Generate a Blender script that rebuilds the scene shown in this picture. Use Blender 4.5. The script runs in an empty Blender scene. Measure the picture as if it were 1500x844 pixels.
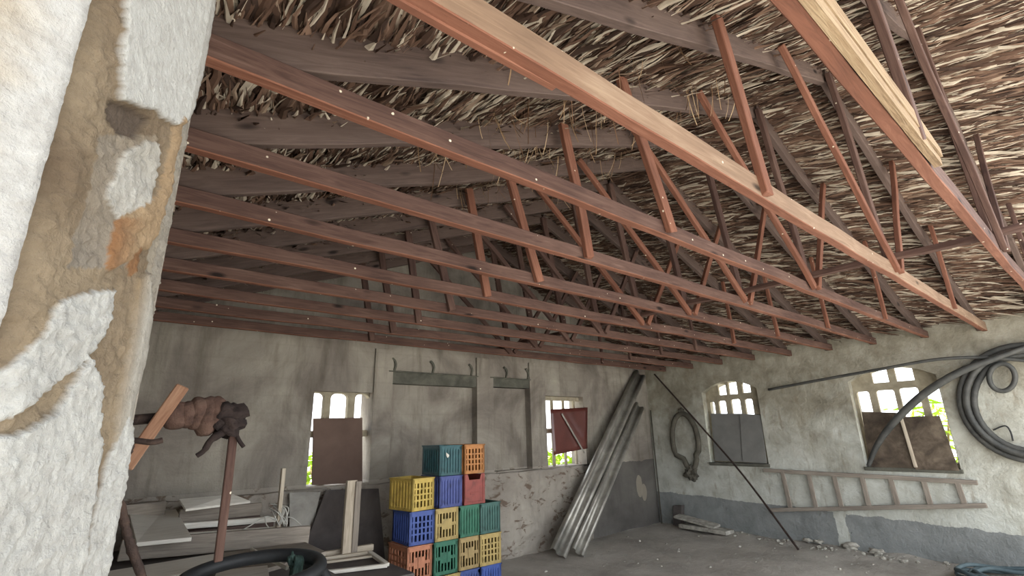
import bpy, bmesh, math, random
from mathutils import Vector, Matrix, noise as mn
random.seed(7)
SC = bpy.context.scene
COL = SC.collection
V = Vector
# ------------------------------------------------------------------ place
S = 1.1
CAM = V((0, 0, 1.705))
FPX = 718.9
PITCH, YAW, ROLL = math.radians(16.568), math.radians(39.542), math.radians(-1.43)
W, D, H = 8.704, 6.246, 2.831          # inner face of right wall, of back wall, underside of the tie beams
Y0, SP = 0.961, 0.5973                  # first truss, truss spacing
XL = 0.05                               # inner face of left wall
MID = 4.36
fw = V((math.sin(YAW)*math.cos(PITCH), math.cos(YAW)*math.cos(PITCH), math.sin(PITCH)))
r0 = V((math.cos(YAW), -math.sin(YAW), 0)); u0 = r0.cross(fw)
rt = r0*math.cos(ROLL) + u0*math.sin(ROLL)
up = -r0*math.sin(ROLL) + u0*math.cos(ROLL)
def at(u, v, axis, val):
    "point of the world plane axis=val seen at (u, v) of the photograph"
    d = fw*FPX + rt*(u-750) - up*(v-422)
    return CAM + d*((val-CAM[axis])/d[axis])

# ------------------------------------------------------------------ mesh helpers
class MB:
    def __init__(s): s.bm = bmesh.new()
    def box(s, c, size, rot=None, mi=0):
        c = V(c); hx, hy, hz = size[0]/2, size[1]/2, size[2]/2
        vs = []
        for z in (-hz, hz):
            for x, y in ((-hx, -hy), (hx, -hy), (hx, hy), (-hx, hy)):
                p = V((x, y, z))
                if rot: p = rot @ p
                vs.append(s.bm.verts.new(c+p))
        for q in ((3, 2, 1, 0), (4, 5, 6, 7), (0, 1, 5, 4), (1, 2, 6, 5), (2, 3, 7, 6), (3, 0, 4, 7)):
            f = s.bm.faces.new([vs[i] for i in q]); f.material_index = mi
        return s
    def span(s, a, b, mi=0):
        a, b = V(a), V(b)
        return s.box((a+b)/2, [abs(b[i]-a[i]) for i in range(3)], None, mi)
    def prism(s, pts, ext):
        "polygon pts (3-D, planar) extruded by vector ext"
        ext = V(ext); n = len(pts)
        a = [s.bm.verts.new(V(p)) for p in pts]; b = [s.bm.verts.new(V(p)+ext) for p in pts]
        s.bm.faces.new(a[::-1]); s.bm.faces.new(b)
        for i in range(n): s.bm.faces.new((a[i], a[(i+1) % n], b[(i+1) % n], b[i]))
        return s
    def tube(s, pts, r, seg=10, closed=False, flat=1.0):
        pts = [V(p) for p in pts]; n = len(pts); rings = []
        rr = r if isinstance(r, (list, tuple)) else [r]*n
        prev = None
        for i, p in enumerate(pts):
            if closed: t = pts[(i+1) % n]-pts[i-1]
            else: t = pts[min(i+1, n-1)]-pts[max(i-1, 0)]
            t.normalize()
            if prev is None:
                a = V((0, 0, 1)) if abs(t.z) < .9 else V((1, 0, 0))
                nx = t.cross(a).normalized()
            else:
                nx = (prev - t*prev.dot(t)).normalized()
            prev = nx; ny = t.cross(nx)
            rings.append([s.bm.verts.new(p + nx*math.cos(k*math.tau/seg)*rr[i] + ny*math.sin(k*math.tau/seg)*rr[i]*flat) for k in range(seg)])
        m = n if closed else n-1
        for i in range(m):
            A, B = rings[i], rings[(i+1) % n]
            off = 0
            if closed and i == n-1:
                off = min(range(seg), key=lambda o: (A[0].co-B[o].co).length)
            for k in range(seg):
                f = s.bm.faces.new((A[k], A[(k+1) % seg], B[(k+1+off) % seg], B[(k+off) % seg])); f.smooth = True
        if not closed:
            s.bm.faces.new(rings[0][::-1]); s.bm.faces.new(rings[-1])
        return s
    def blob(s, c, size, amp=.25, freq=2.2, sub=3, seed=0):
        r = bmesh.ops.create_icosphere(s.bm, subdivisions=sub, radius=1)
        for v in r['verts']:
            d = 1+amp*mn.noise(v.co*freq+V((seed*3.7, seed*1.3, 0)))*1.6
            v.co = V((v.co.x*size[0]*d, v.co.y*size[1]*d, v.co.z*size[2]*d))+V(c)
        return s
    def build(s, name, mat, parent=None, world=True, bevel=0, smooth=False):
        bmesh.ops.recalc_face_normals(s.bm, faces=s.bm.faces)
        me = bpy.data.meshes.new(name); s.bm.to_mesh(me); s.bm.free()
        if smooth:
            for p in me.polygons: p.use_smooth = True
        for m in (mat if isinstance(mat, (list, tuple)) else [mat]): me.materials.append(m)
        o = bpy.data.objects.new(name, me); COL.objects.link(o)
        if parent:
            o.parent = parent
            if world: o.matrix_local = parent.matrix_basis.inverted()
        if bevel:
            b = o.modifiers.new('bevel', 'BEVEL'); b.width = bevel; b.segments = 2; b.limit_method = 'ANGLE'
        return o
def tag(o, label=None, cat=None, group=None, kind=None):
    if label: o['label'] = label
    if cat: o['category'] = cat
    if group: o['group'] = group
    if kind: o['kind'] = kind
    return o
def empty(name, loc, label=None, cat=None, group=None, rz=0):
    o = bpy.data.objects.new(name, None); COL.objects.link(o); o.empty_display_size = .1
    o.location = loc; o.rotation_euler = (0, 0, rz)
    o.matrix_basis = Matrix.Translation(V(loc)) @ Matrix.Rotation(rz, 4, 'Z')
    return tag(o, label, cat, group)
def smoothpath(pts, n=8, closed=False):
    pts = [V(p) for p in pts]; out = []; m = len(pts)
    for i in range(m if closed else m-1):
        g = (lambda k: pts[k % m]) if closed else (lambda k: pts[max(0, min(m-1, k))])
        a, b, c, d = g(i-1), g(i), g(i+1), g(i+2)
        for k in range(n):
            t = k/n
            out.append(.5*((2*b)+(c-a)*t+(2*a-5*b+4*c-d)*t*t+(3*b-a-3*c+d)*t**3))
    if not closed: out.append(pts[-1])
    return out
def board(name, p0, p1, w, t, mat, parent=None, upv=(0, 0, 1), warp=.004, bevel=.004, mi=None, seg=10, rough_end=0):
    "sawn timber from p0 to p1 (centre line): w across along upv, t thick; local X runs with the grain"
    p0, p1 = V(p0), V(p1); x = (p1-p0); L = x.length; x.normalize()
    z = V(upv); z = (z - x*z.dot(x)).normalized(); y = z.cross(x)
    bm = bmesh.new(); rings = []
    sd = random.random()*50
    for i in range(seg+1):
        q = -L/2+L*i/seg
        wz = warp*mn.noise(V((q*1.3, sd, 0)))*2; wy = warp*mn.noise(V((q*1.3, 0, sd)))*2
        k = 1+.03*mn.noise(V((q*4, sd, 3)))
        e = [0]*4
        if rough_end and i == seg: e = [random.uniform(-rough_end, rough_end) for _ in range(4)]
        rings.append([bm.verts.new((q+e[j], sy*t/2*k+wy, sz*w/2*k+wz)) for j, (sy, sz) in enumerate(((-1, -1), (1, -1), (1, 1), (-1, 1)))])
    for i in range(seg):
        A, B = rings[i], rings[i+1]
        for k in range(4):
            f = bm.faces.new((A[k], B[k], B[(k+1) % 4], A[(k+1) % 4]))
            if mi: f.material_index = mi[k]
    bm.faces.new(rings[0]); bm.faces.new(rings[-1][::-1])
    bmesh.ops.recalc_face_normals(bm, faces=bm.faces)
    me = bpy.data.meshes.new(name); bm.to_mesh(me); bm.free()
    for m in (mat if isinstance(mat, (list, tuple)) else [mat]): me.materials.append(m)
    o = bpy.data.objects.new(name, me); COL.objects.link(o)
    M = Matrix.Translation((p0+p1)/2) @ Matrix((x, y, z)).transposed().to_4x4()
    if parent:
        o.parent = parent; o.matrix_local = parent.matrix_basis.inverted() @ M
    else: o.matrix_basis = M
    if bevel:
        b = o.modifiers.new('bevel', 'BEVEL'); b.width = bevel; b.segments = 1
    return o

# ------------------------------------------------------------------ materials
def srgb(r, g, b):
    f = lambda c: (c/255/12.92) if c/255 <= .04045 else ((c/255+.055)/1.055)**2.4
    return (f(r), f(g), f(b), 1)
class NT:
    def __init__(s, name):
        s.m = bpy.data.materials.new(name); s.m.use_nodes = True; s.t = s.m.node_tree
        s.p = s.t.nodes['Principled BSDF']; s.p.inputs['Specular IOR Level'].default_value = .25
    def n(s, typ, **kw):
        o = s.t.nodes.new(typ)
        for k, v in kw.items():
            if k in o.inputs.keys(): o.inputs[k].default_value = v
            else: setattr(o, k, v)
        return o
    def l(s, a, b): s.t.links.new(a, b)
    def coord(s, stretch=(1, 1, 1), kind='Object'):
        c = s.n('ShaderNodeTexCoord'); m = s.n('ShaderNodeMapping'); m.inputs['Scale'].default_value = stretch
        s.l(c.outputs[kind], m.inputs['Vector']); return m.outputs['Vector']
    def noise(s, vec, scale, detail=6, rough=.6, dist=0):
        o = s.n('ShaderNodeTexNoise'); o.inputs['Scale'].default_value = scale; o.inputs['Detail'].default_value = detail
        o.inputs['Roughness'].default_value = rough; o.inputs['Distortion'].default_value = dist
        s.l(vec, o.inputs['Vector']); return o.outputs['Fac']
    def ramp(s, fac, stops):
        o = s.n('ShaderNodeValToRGB'); e = o.color_ramp.elements
        while len(e) < len(stops): e.new(.5)
        for k, (p, c) in enumerate(stops): e[k].position = p; e[k].color = c
        s.l(fac, o.inputs['Fac']); return o.outputs['Color']
    def mix(s, fac, a, b, mode='MIX'):
        o = s.n('ShaderNodeMix'); o.data_type = 'RGBA'; o.blend_type = mode
        for val, i in ((fac, 0), (a, 6), (b, 7)):
            if hasattr(val, 'is_linked') or hasattr(val, 'links'): s.l(val, o.inputs[i])
            else: o.inputs[i].default_value = val
        return o.outputs[2]
    def math(s, op, a, b=0, clamp=False):
        o = s.n('ShaderNodeMath'); o.operation = op; o.use_clamp = clamp
        for val, i in ((a, 0), (b, 1)):
            if hasattr(val, 'links'): s.l(val, o.inputs[i])
            else: o.inputs[i].default_value = val
        return o.outputs[0]
    def bump(s, h, strength=.3, dist=.02):
        o = s.n('ShaderNodeBump'); o.inputs['Strength'].default_value = strength; o.inputs['Distance'].default_value = dist
        s.l(h, o.inputs['Height']); s.l(o.outputs['Normal'], s.p.inputs['Normal'])
    def col(s, c):
        if hasattr(c, 'links'): s.l(c, s.p.inputs['Base Color'])
        else: s.p.inputs['Base Color'].default_value = c
    def done(s, rough=.9, metal=0, spec=.25):
        s.p.inputs['Roughness'].default_value = rough; s.p.inputs['Metallic'].default_value = metal
        s.p.inputs['Specular IOR Level'].default_value = spec
        return s.m
def wood(name, cols, rough=.8, knots=True, specks=0, stretch=(1.2, 16, 16), bump=.25):
    t = NT(name); oi = t.n('ShaderNodeObjectInfo'); 
    c = t.n('ShaderNodeTexCoord'); ad = t.n('ShaderNodeVectorMath'); ad.operation = 'ADD'
    sc = t.n('ShaderNodeVectorMath'); sc.operation = 'SCALE'; sc.inputs['Scale'].default_value = 37.0
    cv = t.n('ShaderNodeCombineXYZ'); 
    for i in range(3): t.l(oi.outputs['Random'], cv.inputs[i])
    t.l(cv.outputs[0], sc.inputs[0]); t.l(c.outputs['Object'], ad.inputs[0]); t.l(sc.outputs[0], ad.inputs[1])
    mp = t.n('ShaderNodeMapping'); mp.inputs['Scale'].default_value = stretch; t.l(ad.outputs[0], mp.inputs['Vector'])
    g = t.noise(mp.outputs[0], 2.2, 7, .65, 1.2)
    big = t.noise(ad.outputs[0], 1.6, 4, .5)
    f = t.math('ADD', t.math('MULTIPLY', g, .65), t.math('MULTIPLY', big, .4))
    n = len(cols)
    colr = t.ramp(f, [(.32+.42*i/(n-1), c_) for i, c_ in enumerate(cols)])
    if knots:
        v = t.n('ShaderNodeTexVoronoi'); v.inputs['Scale'].default_value = 1.0
        m2 = t.n('ShaderNodeMapping'); m2.inputs['Scale'].default_value = (2.2, 6, 6); t.l(ad.outputs[0], m2.inputs['Vector'])
        t.l(m2.outputs[0], v.inputs['Vector'])
        k = t.ramp(v.outputs['Distance'], [(.06, (1, 1, 1, 1)), (.16, (0, 0, 0, 1))])
        dk = tuple(x*.3 for x in cols[0][:3])+(1,)
        colr = t.mix(k, colr, dk)
    if specks:
        v = t.n('ShaderNodeTexVoronoi'); v.inputs['Scale'].default_value = 14; t.l(ad.outputs[0], v.inputs['Vector'])
        k = t.ramp(v.outputs['Distance'], [(.07, (1, 1, 1, 1)), (.11, (0, 0, 0, 1))])
        r = t.math('GREATER_THAN', t.noise(ad.outputs[0], 5, 2), .55)
        colr = t.mix(t.math('MULTIPLY', k, r), colr, srgb(225, 215, 195))
    t.col(colr); t.bump(g, bump, .008)
    return t.done(rough)
def mottled(name, cols, scale=3, rough=.9, bump=.3, bscale=25, metal=0, spec=.25, lo=.3, hi=.7, bdist=.02):
    t = NT(name); v = t.coord()
    a = t.noise(v, scale, 8, .62, .4); n = len(cols)
    t.col(t.ramp(a, [(lo+(hi-lo)*i/max(1, n-1), c) for i, c in enumerate(cols)]) if n > 1 else cols[0])
    if bump: t.bump(t.noise(v, bscale, 6, .65), bump, bdist)
    return t.done(rough, metal, spec)
M = {}
M['red_wood'] = wood('red_brown_timber', [srgb(58, 43, 39), srgb(78, 58, 52), srgb(97, 75, 67), srgb(118, 97, 88)], specks=1)
M['dark_wood'] = wood('dark_rafter_timber', [srgb(72, 60, 57), srgb(96, 81, 75), srgb(114, 98, 91)])
M['orange_wood'] = wood('orange_brown_timber', [srgb(92, 60, 48), srgb(119, 79, 63), srgb(144, 102, 84)], knots=False, specks=1, bump=.4)
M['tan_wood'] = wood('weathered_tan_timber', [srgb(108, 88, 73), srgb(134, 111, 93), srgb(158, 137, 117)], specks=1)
M['split_wood'] = wood('split_pale_timber', [srgb(84, 62, 44), srgb(146, 124, 98), srgb(172, 152, 124)], knots=False, stretch=(2, 40, 40), bump=.8)
M['pale_wood'] = wood('pale_dusty_timber', [srgb(138, 126, 110), srgb(190, 178, 160), srgb(218, 210, 194)], knots=False)
M['white_wood'] = wood('whitewashed_board', [srgb(196, 190, 178), srgb(222, 218, 208), srgb(236, 233, 225)], knots=False)
M['grey_wood'] = wood('grey_dusty_board', [srgb(112, 104, 96), srgb(142, 133, 123), srgb(168, 159, 148)], knots=False)
M['brown_board'] = mottled('brown_hardboard', [srgb(98, 80, 72), srgb(116, 96, 86)], 2, .8, .05)
M['dark_panel'] = mottled('dark_door_panel', [srgb(72, 66, 66), srgb(88, 82, 80), srgb(102, 96, 92)], 3, .6, .1)
M['grey_panel'] = mottled('grey_shutter_paint', [srgb(112, 112, 110), srgb(132, 132, 129)], 3, .8, .08)
M['dark_shutter'] = mottled('dirty_dark_shutter', [srgb(58, 50, 44), srgb(86, 76, 66), srgb(120, 108, 94)], 5, .85, .3)
M['red_sheet'] = mottled('dark_red_sheet', [srgb(84, 44, 40), srgb(104, 58, 52)], 3, .28, .05, spec=.6)
M['rubber'] = mottled('black_rubber', [srgb(34, 36, 38), srgb(52, 54, 56)], 6, .55, .1, spec=.4)
M['hose'] = mottled('dusty_black_hose', [srgb(52, 54, 54), srgb(88, 88, 85)], 5, .6, .1, spec=.4)
M['tube_grey'] = mottled('dusty_grey_rubber', [srgb(70, 68, 62), srgb(104, 100, 90)], 6, .8, .2)
M['coil_blue'] = mottled('dusty_blue_hose', [srgb(62, 76, 82), srgb(98, 112, 116)], 5, .7, .1)
M['metal'] = mottled('weathered_zinc', [srgb(126, 124, 118), srgb(160, 157, 149), srgb(190, 187, 178)], 3, .40, .1, metal=.55, spec=.5)
M['rust'] = mottled('rusty_iron', [srgb(42, 36, 35), srgb(62, 51, 47), srgb(80, 65, 57)], 18, .8, .6, metal=.3)
M['rag'] = mottled('brown_burlap', [srgb(64, 50, 44), srgb(88, 68, 60), srgb(104, 84, 74)], 14, 1, .5, 60)
M['peg_wood'] = wood('sun_bleached_stick', [srgb(96, 66, 50), srgb(128, 94, 74), srgb(160, 128, 104)], knots=False)
M['rag_dark'] = mottled('dark_rag', [srgb(38, 32, 32), srgb(60, 50, 47)], 14, 1, .5, 60)
M['rope'] = mottled('dark_green_rope', [srgb(44, 62, 58), srgb(70, 90, 84)], 20, .9, .5, 80)
M['wire'] = mottled('pale_cable', [srgb(168, 166, 158), srgb(196, 194, 188)], 8, .6, 0)
M['stone'] = mottled('pale_rubble', [srgb(124, 120, 112), srgb(168, 164, 154), srgb(196, 192, 182)], 12, .95, .5)
M['lintel'] = mottled('grey_green_cement', [srgb(70, 70, 64), srgb(92, 92, 84), srgb(114, 112, 102)], 4, .9, .3)
M['concrete'] = mottled('cream_concrete', [srgb(140, 132, 114), srgb(174, 166, 146)], 8, .9, .3)
M['ground'] = mottled('dry_pale_ground', [srgb(158, 152, 142), srgb(194, 188, 178)], .8, 1, .3, 8)
M['leaf'] = mottled('bright_leaves', [srgb(96, 128, 34), srgb(150, 176, 52), srgb(186, 200, 84)], 3, .7, 0)
M['stem'] = mottled('plant_stem', [srgb(98, 82, 58), srgb(128, 110, 80)], 8, .9, .2)

def wall_back_mat():
    t = NT('grey_brown_plaster'); v = t.coord(); sep = t.n('ShaderNodeSeparateXYZ'); t.l(v, sep.inputs[0])
    a = t.noise(v, 1.1, 9, .62, .6)
    base = t.ramp(a, [(.30, srgb(104, 97, 90)), (.44, srgb(132, 125, 117)), (.56, srgb(152, 146, 136)), (.70, srgb(172, 166, 154))])
    # vertical runs of grime
    st = t.noise(t.coord((3.2, 1, .5)), 2.2, 6, .6)
    base = t.mix(t.ramp(st, [(.50, (0, 0, 0, 1)), (.72, (.6, .6, .6, 1))]), base, srgb(92, 84, 74))
    # brick courses ghosting through
    br = t.n('ShaderNodeTexBrick'); br.inputs['Scale'].default_value = 1; br.inputs['Brick Width'].default_value = .46; br.inputs['Row Height'].default_value = .2
    br.inputs['Mortar Size'].default_value = .018; br.inputs['Mortar Smooth'].default_value = 1
    cm = t.n('ShaderNodeCombineXYZ'); t.l(sep.outputs[0], cm.inputs[0]); t.l(sep.outputs[2], cm.inputs[1]); t.l(cm.outputs[0], br.inputs['Vector'])
    base = t.mix(t.math('MULTIPLY', br.outputs['Fac'], t.math('MULTIPLY', a, .14)), base, srgb(92, 86, 78))
    # dark cement dado in the right corner
    edge = t.math('ADD', sep.outputs[2], t.math('MULTIPLY', t.noise(v, 4, 4), .12))
    dado = t.math('MULTIPLY', t.math('LESS_THAN', edge, 1.22), t.math('GREATER_THAN', sep.outputs[0], 6.55))
    base = t.mix(t.math('MULTIPLY', dado, .85), base, t.ramp(a, [(.3, srgb(74, 72, 70)), (.7, srgb(96, 93, 90))]))
    for cx, cz, rx, rz in ((8.17, .70, .10, .22), (8.30, .58, .09, .16)):
        dx = t.math('DIVIDE', t.math('SUBTRACT', sep.outputs[0], cx), rx); dz = t.math('DIVIDE', t.math('SUBTRACT', sep.outputs[2], cz), rz)
        q = t.math('ADD', t.math('ADD', t.math('MULTIPLY', dx, dx), t.math('MULTIPLY', dz, dz)), t.math('MULTIPLY', t.noise(v, 9, 3), .5))
        base = t.mix(t.math('MULTIPLY', t.math('LESS_THAN', q, 1.1), .8), base, srgb(150, 142, 128))
    # pits and bare patches low on the rough footing
    low = t.math('MULTIPLY', t.math('LESS_THAN', sep.outputs[2], 1.2), t.math('LESS_THAN', t.math('ADD', sep.outputs[0], t.math('MULTIPLY', t.noise(v, 3, 4), .6)), 7.0))
    pit = t.ramp(t.noise(t.coord((1, 1, 1.7)), 5.5, 5, .6, .8), [(.56, (0, 0, 0, 1)), (.63, (1, 1, 1, 1))])
    base = t.mix(t.math('MULTIPLY', low, .45), base, srgb(172, 164, 154))
    base = t.mix(t.math('MULTIPLY', t.math('MULTIPLY', pit, low), .8), base, srgb(98, 80, 66))
    t.col(base)
    t.bump(t.math('ADD', t.noise(v, 7, 9, .65), t.math('MULTIPLY', t.noise(v, 45, 4), .3)), .55, .035)
    return t.done(.95)
M['wall_back'] = wall_back_mat()
def wall_right_mat():
    t = NT('whitewashed_plaster'); v = t.coord(); sep = t.n('ShaderNodeSeparateXYZ'); t.l(v, sep.inputs[0])
    a = t.noise(v, 1.4, 9, .62, .7); b = t.noise(v, 3.5, 8, .65, .4)
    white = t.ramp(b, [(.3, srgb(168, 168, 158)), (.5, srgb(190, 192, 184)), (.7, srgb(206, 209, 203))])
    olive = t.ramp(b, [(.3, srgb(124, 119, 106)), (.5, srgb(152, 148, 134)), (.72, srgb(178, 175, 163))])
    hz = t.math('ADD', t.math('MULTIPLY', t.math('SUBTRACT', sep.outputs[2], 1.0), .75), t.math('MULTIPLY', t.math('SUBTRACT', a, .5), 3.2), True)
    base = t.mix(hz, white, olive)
    st = t.noise(t.coord((1, 2.5, .8)), 3, 6, .6)
    base = t.mix(t.ramp(st, [(.58, (0, 0, 0, 1)), (.72, (.6, .6, .6, 1))]), base, srgb(132, 120, 100))
    edge = t.math('ADD', sep.outputs[2], t.math('MULTIPLY', t.math('SUBTRACT', t.noise(v, 5, 5), .5), .12))
    edge = t.math('ADD', edge, t.math('MULTIPLY', t.math('SUBTRACT', 4.0, sep.outputs[1]), .03))
    dado = t.math('LESS_THAN', edge, .5)
    gap = t.math('GREATER_THAN', t.math('ABSOLUTE', t.math('SUBTRACT', t.math('ADD', sep.outputs[1], t.math('MULTIPLY', t.noise(v, 8, 3), .08)), 3.13)), .075)
    base = t.mix(t.math('MULTIPLY', dado, gap), base, t.ramp(b, [(.3, srgb(120, 123, 122)), (.7, srgb(148, 151, 150))]))
    t.col(base)
    t.bump(t.math('ADD', t.noise(v, 4, 9, .62), t.math('MULTIPLY', t.noise(v, 30, 4), .25)), .7, .05)
    return t.done(.95)
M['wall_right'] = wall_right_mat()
def floor_mat():
    t = NT('grey_dirt_floor'); v = t.coord()
    a = t.noise(v, 1.2, 9, .65)
    c = t.ramp(a, [(.3, srgb(150, 144, 136)), (.5, srgb(178, 172, 163)), (.7, srgb(200, 195, 186))])
    g = t.ramp(t.noise(v, 14, 4, .7), [(.6, (0, 0, 0, 1)), (.72, (1, 1, 1, 1))])
    t.col(t.mix(t.math('MULTIPLY', g, .5), c, srgb(206, 200, 190)))
    t.bump(t.noise(v, 13, 9, .72), .9, .05)
    return t.done(1)
M['floor'] = floor_mat()
def attr_mat(name, attr, rough=.9, bscale=60, bump=.4, both=False):
    t = NT(name); a = t.n('ShaderNodeAttribute'); a.attribute_name = attr
    v = t.coord(); n = t.noise(v, bscale*.4, 6, .6)
    c = t.mix(.35, a.outputs['Color'], t.ramp(n, [(.3, (.55, .5, .45, 1)), (.7, (1.25, 1.25, 1.25, 1))]), 'MULTIPLY')
    t.col(c); t.bump(t.noise(v, bscale, 7, .65), bump, .01)
    return t.done(rough)
M['jamb'] = attr_mat('peeling_jamb_plaster', 'Col', .95, 130, .8)
M['straw'] = attr_mat('dry_palm_thatch', 'Col', .75, 30, .2)
def thatch_back():
    t = NT('thatch_underlay'); v = t.coord((2, 1, 1))
    t.col(t.ramp(t.noise(t.coord((14, 2, 14)), 2, 6, .6), [(.35, srgb(62, 46, 36)), (.6, srgb(104, 80, 62)), (.75, srgb(140, 114, 90))]))
    return t.done(1)
M['thatch'] = thatch_back()

# ------------------------------------------------------------------ setting
# floor: lumpy packed earth
def grid(name, x0, x1, y0, y1, nx, ny, fz, mat):
    bm = bmesh.new(); g = []
    for j in range(ny+1):
        y = y0+(y1-y0)*j/ny
        g.append([bm.verts.new((x0+(x1-x0)*i/nx, y, fz(x0+(x1-x0)*i/nx, y))) for i in range(nx+1)])
    for j in range(ny):
        for i in range(nx):
            f = bm.faces.new((g[j][i], g[j][i+1], g[j+1][i+1], g[j+1][i])); f.smooth = True
    me = bpy.data.meshes.new(name); bm.to_mesh(me); bm.free(); me.materials.append(mat)
    o = bpy.data.objects.new(name, me); COL.objects.link(o); return o
def fz(x, y):
    wall = max(0, 1-(W-x)/.45) + max(0, 1-(D-y)/.4)*.6
    return -.015 + .02*mn.fractal(V((x*1.1, y*1.1, 0)), 1, 2, 5) + .05*wall*max(0, .5+mn.noise(V((x*2.3, y*2.3, 7))))
tag(grid('floor', -.4, W+.3, -1.2, D+.3, 150, 120, fz, M['floor']), kind='structure')
tag(grid('ground', -40, 45, -40, 50, 20, 20, lambda x, y: -.12, M['ground']), 'dry pale ground outside the barn', 'ground', kind='structure')

def zroof(x): return 2.84 + .385*(x if x < MID else 2*MID-x)   # underside of the rafters
TH = .205
# back wall with two window holes, shallow bricked-up bays, pilasters, rough footing, gable above
T = .36
W1 = (1.99, 2.74, 1.17, 2.27); W2 = (5.80, 6.76, 1.17, 2.32)
def wall_back():
    xs = [-.4, W1[0], W1[1], 3.0, 4.39, 4.70, 5.46, W2[0], W2[1], 7.6, W+T]
    zs = [-.2, W1[2], 2.27, 2.32, 2.42, 2.85]
    b = MB()
    for i in range(len(xs)-1):
        for j in range(len(zs)-1):
            x0, x1, z0, z1 = xs[i], xs[i+1], zs[j], zs[j+1]
            xm, zm = (x0+x1)/2, (z0+z1)/2
            if any(w[0] < xm < w[1] and w[2] < zm < w[3] for w in (W1, W2)): continue
            d = 0
            if zm > 1.18 and zm < 2.42 and (3.0 < xm < 4.39 or 4.70 < xm < 5.46): d = .10
            if zm > 1.18 and (W1[1] < xm < 3.0 or 4.39 < xm < 4.70 or 5.46 < xm < W2[0]): d = -.035
            b.span((x0, D+d, z0), (x1, D+T, z1))
    # gable
    n = 24
    for i in range(n):
        x0 = -.4+(W+T+.4)*i/n; x1 = -.4+(W+T+.4)*(i+1)/n
        z0, z1 = zroof(x0)+TH-.02, zroof(x1)+TH-.02
        if x0 < MID < x1: zt = zroof(MID)+TH-.02; pts = [(x0, D, 2.85), (x1, D, 2.85), (x1, D, z1), (MID, D, zt), (x0, D, z0)]
        else: pts = [(x0, D, 2.85), (x1, D, 2.85), (x1, D, z1), (x0, D, z0)]
        b.prism(pts, (0, T, 0))
    return b.build('wall_back', M['wall_back'])
tag(wall_back(), kind='structure')
# rough stone footing that juts below the window line
def footing():
    bm = bmesh.new(); nx, nz = 300, 60; g = []
    for j in range(nz+2):
        row = []
        for i in range(nx+1):
            x = -.2+(6.95+.2)*i/nx
            z = min(1, j/nz)*1.2-.05
            d = .11+.05*mn.fractal(V((x*2.2, z*2.2, 3)), 1, 2, 5)+.03*mn.noise(V((x*8, z*8, 1)))+.012*mn.noise(V((x*19, z*19, 4)))
            if z > 1.0: d -= .03*(z-1.0)/.15
            if x > 6.6: d *= max(0, (6.95-x)/.35)
            if j == nz+1: d = -.05
            zz = z+.02*mn.noise(V((x*3, 0, 9))) if j >= nz else z
            row.append(bm.verts.new((x, D-max(d, -.05), zz)))
        g.append(row)
    for j in range(nz+1):
        for i in range(nx):
            f = bm.faces.new((g[j][i], g[j][i+1], g[j+1][i+1], g[j+1][i])); f.smooth = j < nz
    me = bpy.data.meshes.new('trim_1'); bm.to_mesh(me); bm.free(); me.materials.append(M['wall_back'])
    o = bpy.data.objects.new('trim_1', me); COL.objects.link(o); return tag(o, kind='structure')
footing()
# cement lintels over the bays with iron stubs
for x0, x1, z0, z1, stubs in ((2.985, 4.40, 2.40, 2.56, (3.03, 3.63, 4.30)), (4.69, 5.47, 2.42, 2.56, (4.98, 5.44))):
    b = MB(); b.span((x0, D-.012, z0), (x1, D+.12, z1)); b.span((x0-.05, D-.04, z1-.008), (x1+.02, D+.02, z1+.012))
    for s in stubs:
        b.tube(smoothpath([(s, D+.01, z1), (s+.01, D-.02, z1+.08), (s-.01, D-.03, z1+.14), (s-.05, D-.02, z1+.18)], 4), .02, 7)
    o = b.build('trim_2' if x0 < 4 else 'trim_3', M['lintel'], bevel=.008); tag(o, kind='structure')

# right wall with two arched window holes
def arch(w, n=10):
    y0, y1, zs, zt = w; out = []
    for i in range(n+1):
        q = i/n; out.append((y0+(y1-y0)*q, zs+(zt-zs)*math.sin(math.pi*(.12+.76*q))**.8))
    k0 = out[0][1]; return [(y, z) for y, z in out]
W3 = (4.0, 5.03, 2.22, 2.53); W4 = (1.57, 2.62, 2.2, 2.51); SILL = 1.13
def wall_right():
    b = MB(); top = 3.06
    ys = [-1.0, W4[0], W4[1], W3[0], W3[1], D+T]
    for i in range(5):
        if i in (1, 3):
            b.span((W, ys[i], -.2), (W+T, ys[i+1], SILL))
            a = arch(W4 if i == 1 else W3)
            for (ya, za), (yb, zb) in zip(a[:-1], a[1:]):
                b.prism([(W, ya, za), (W, yb, zb), (W, yb, top), (W, ya, top)], (T, 0, 0))
        else: b.span((W, ys[i], -.2), (W+T, ys[i+1], top))
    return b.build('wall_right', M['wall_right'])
tag(wall_right(), kind='structure')

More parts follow.
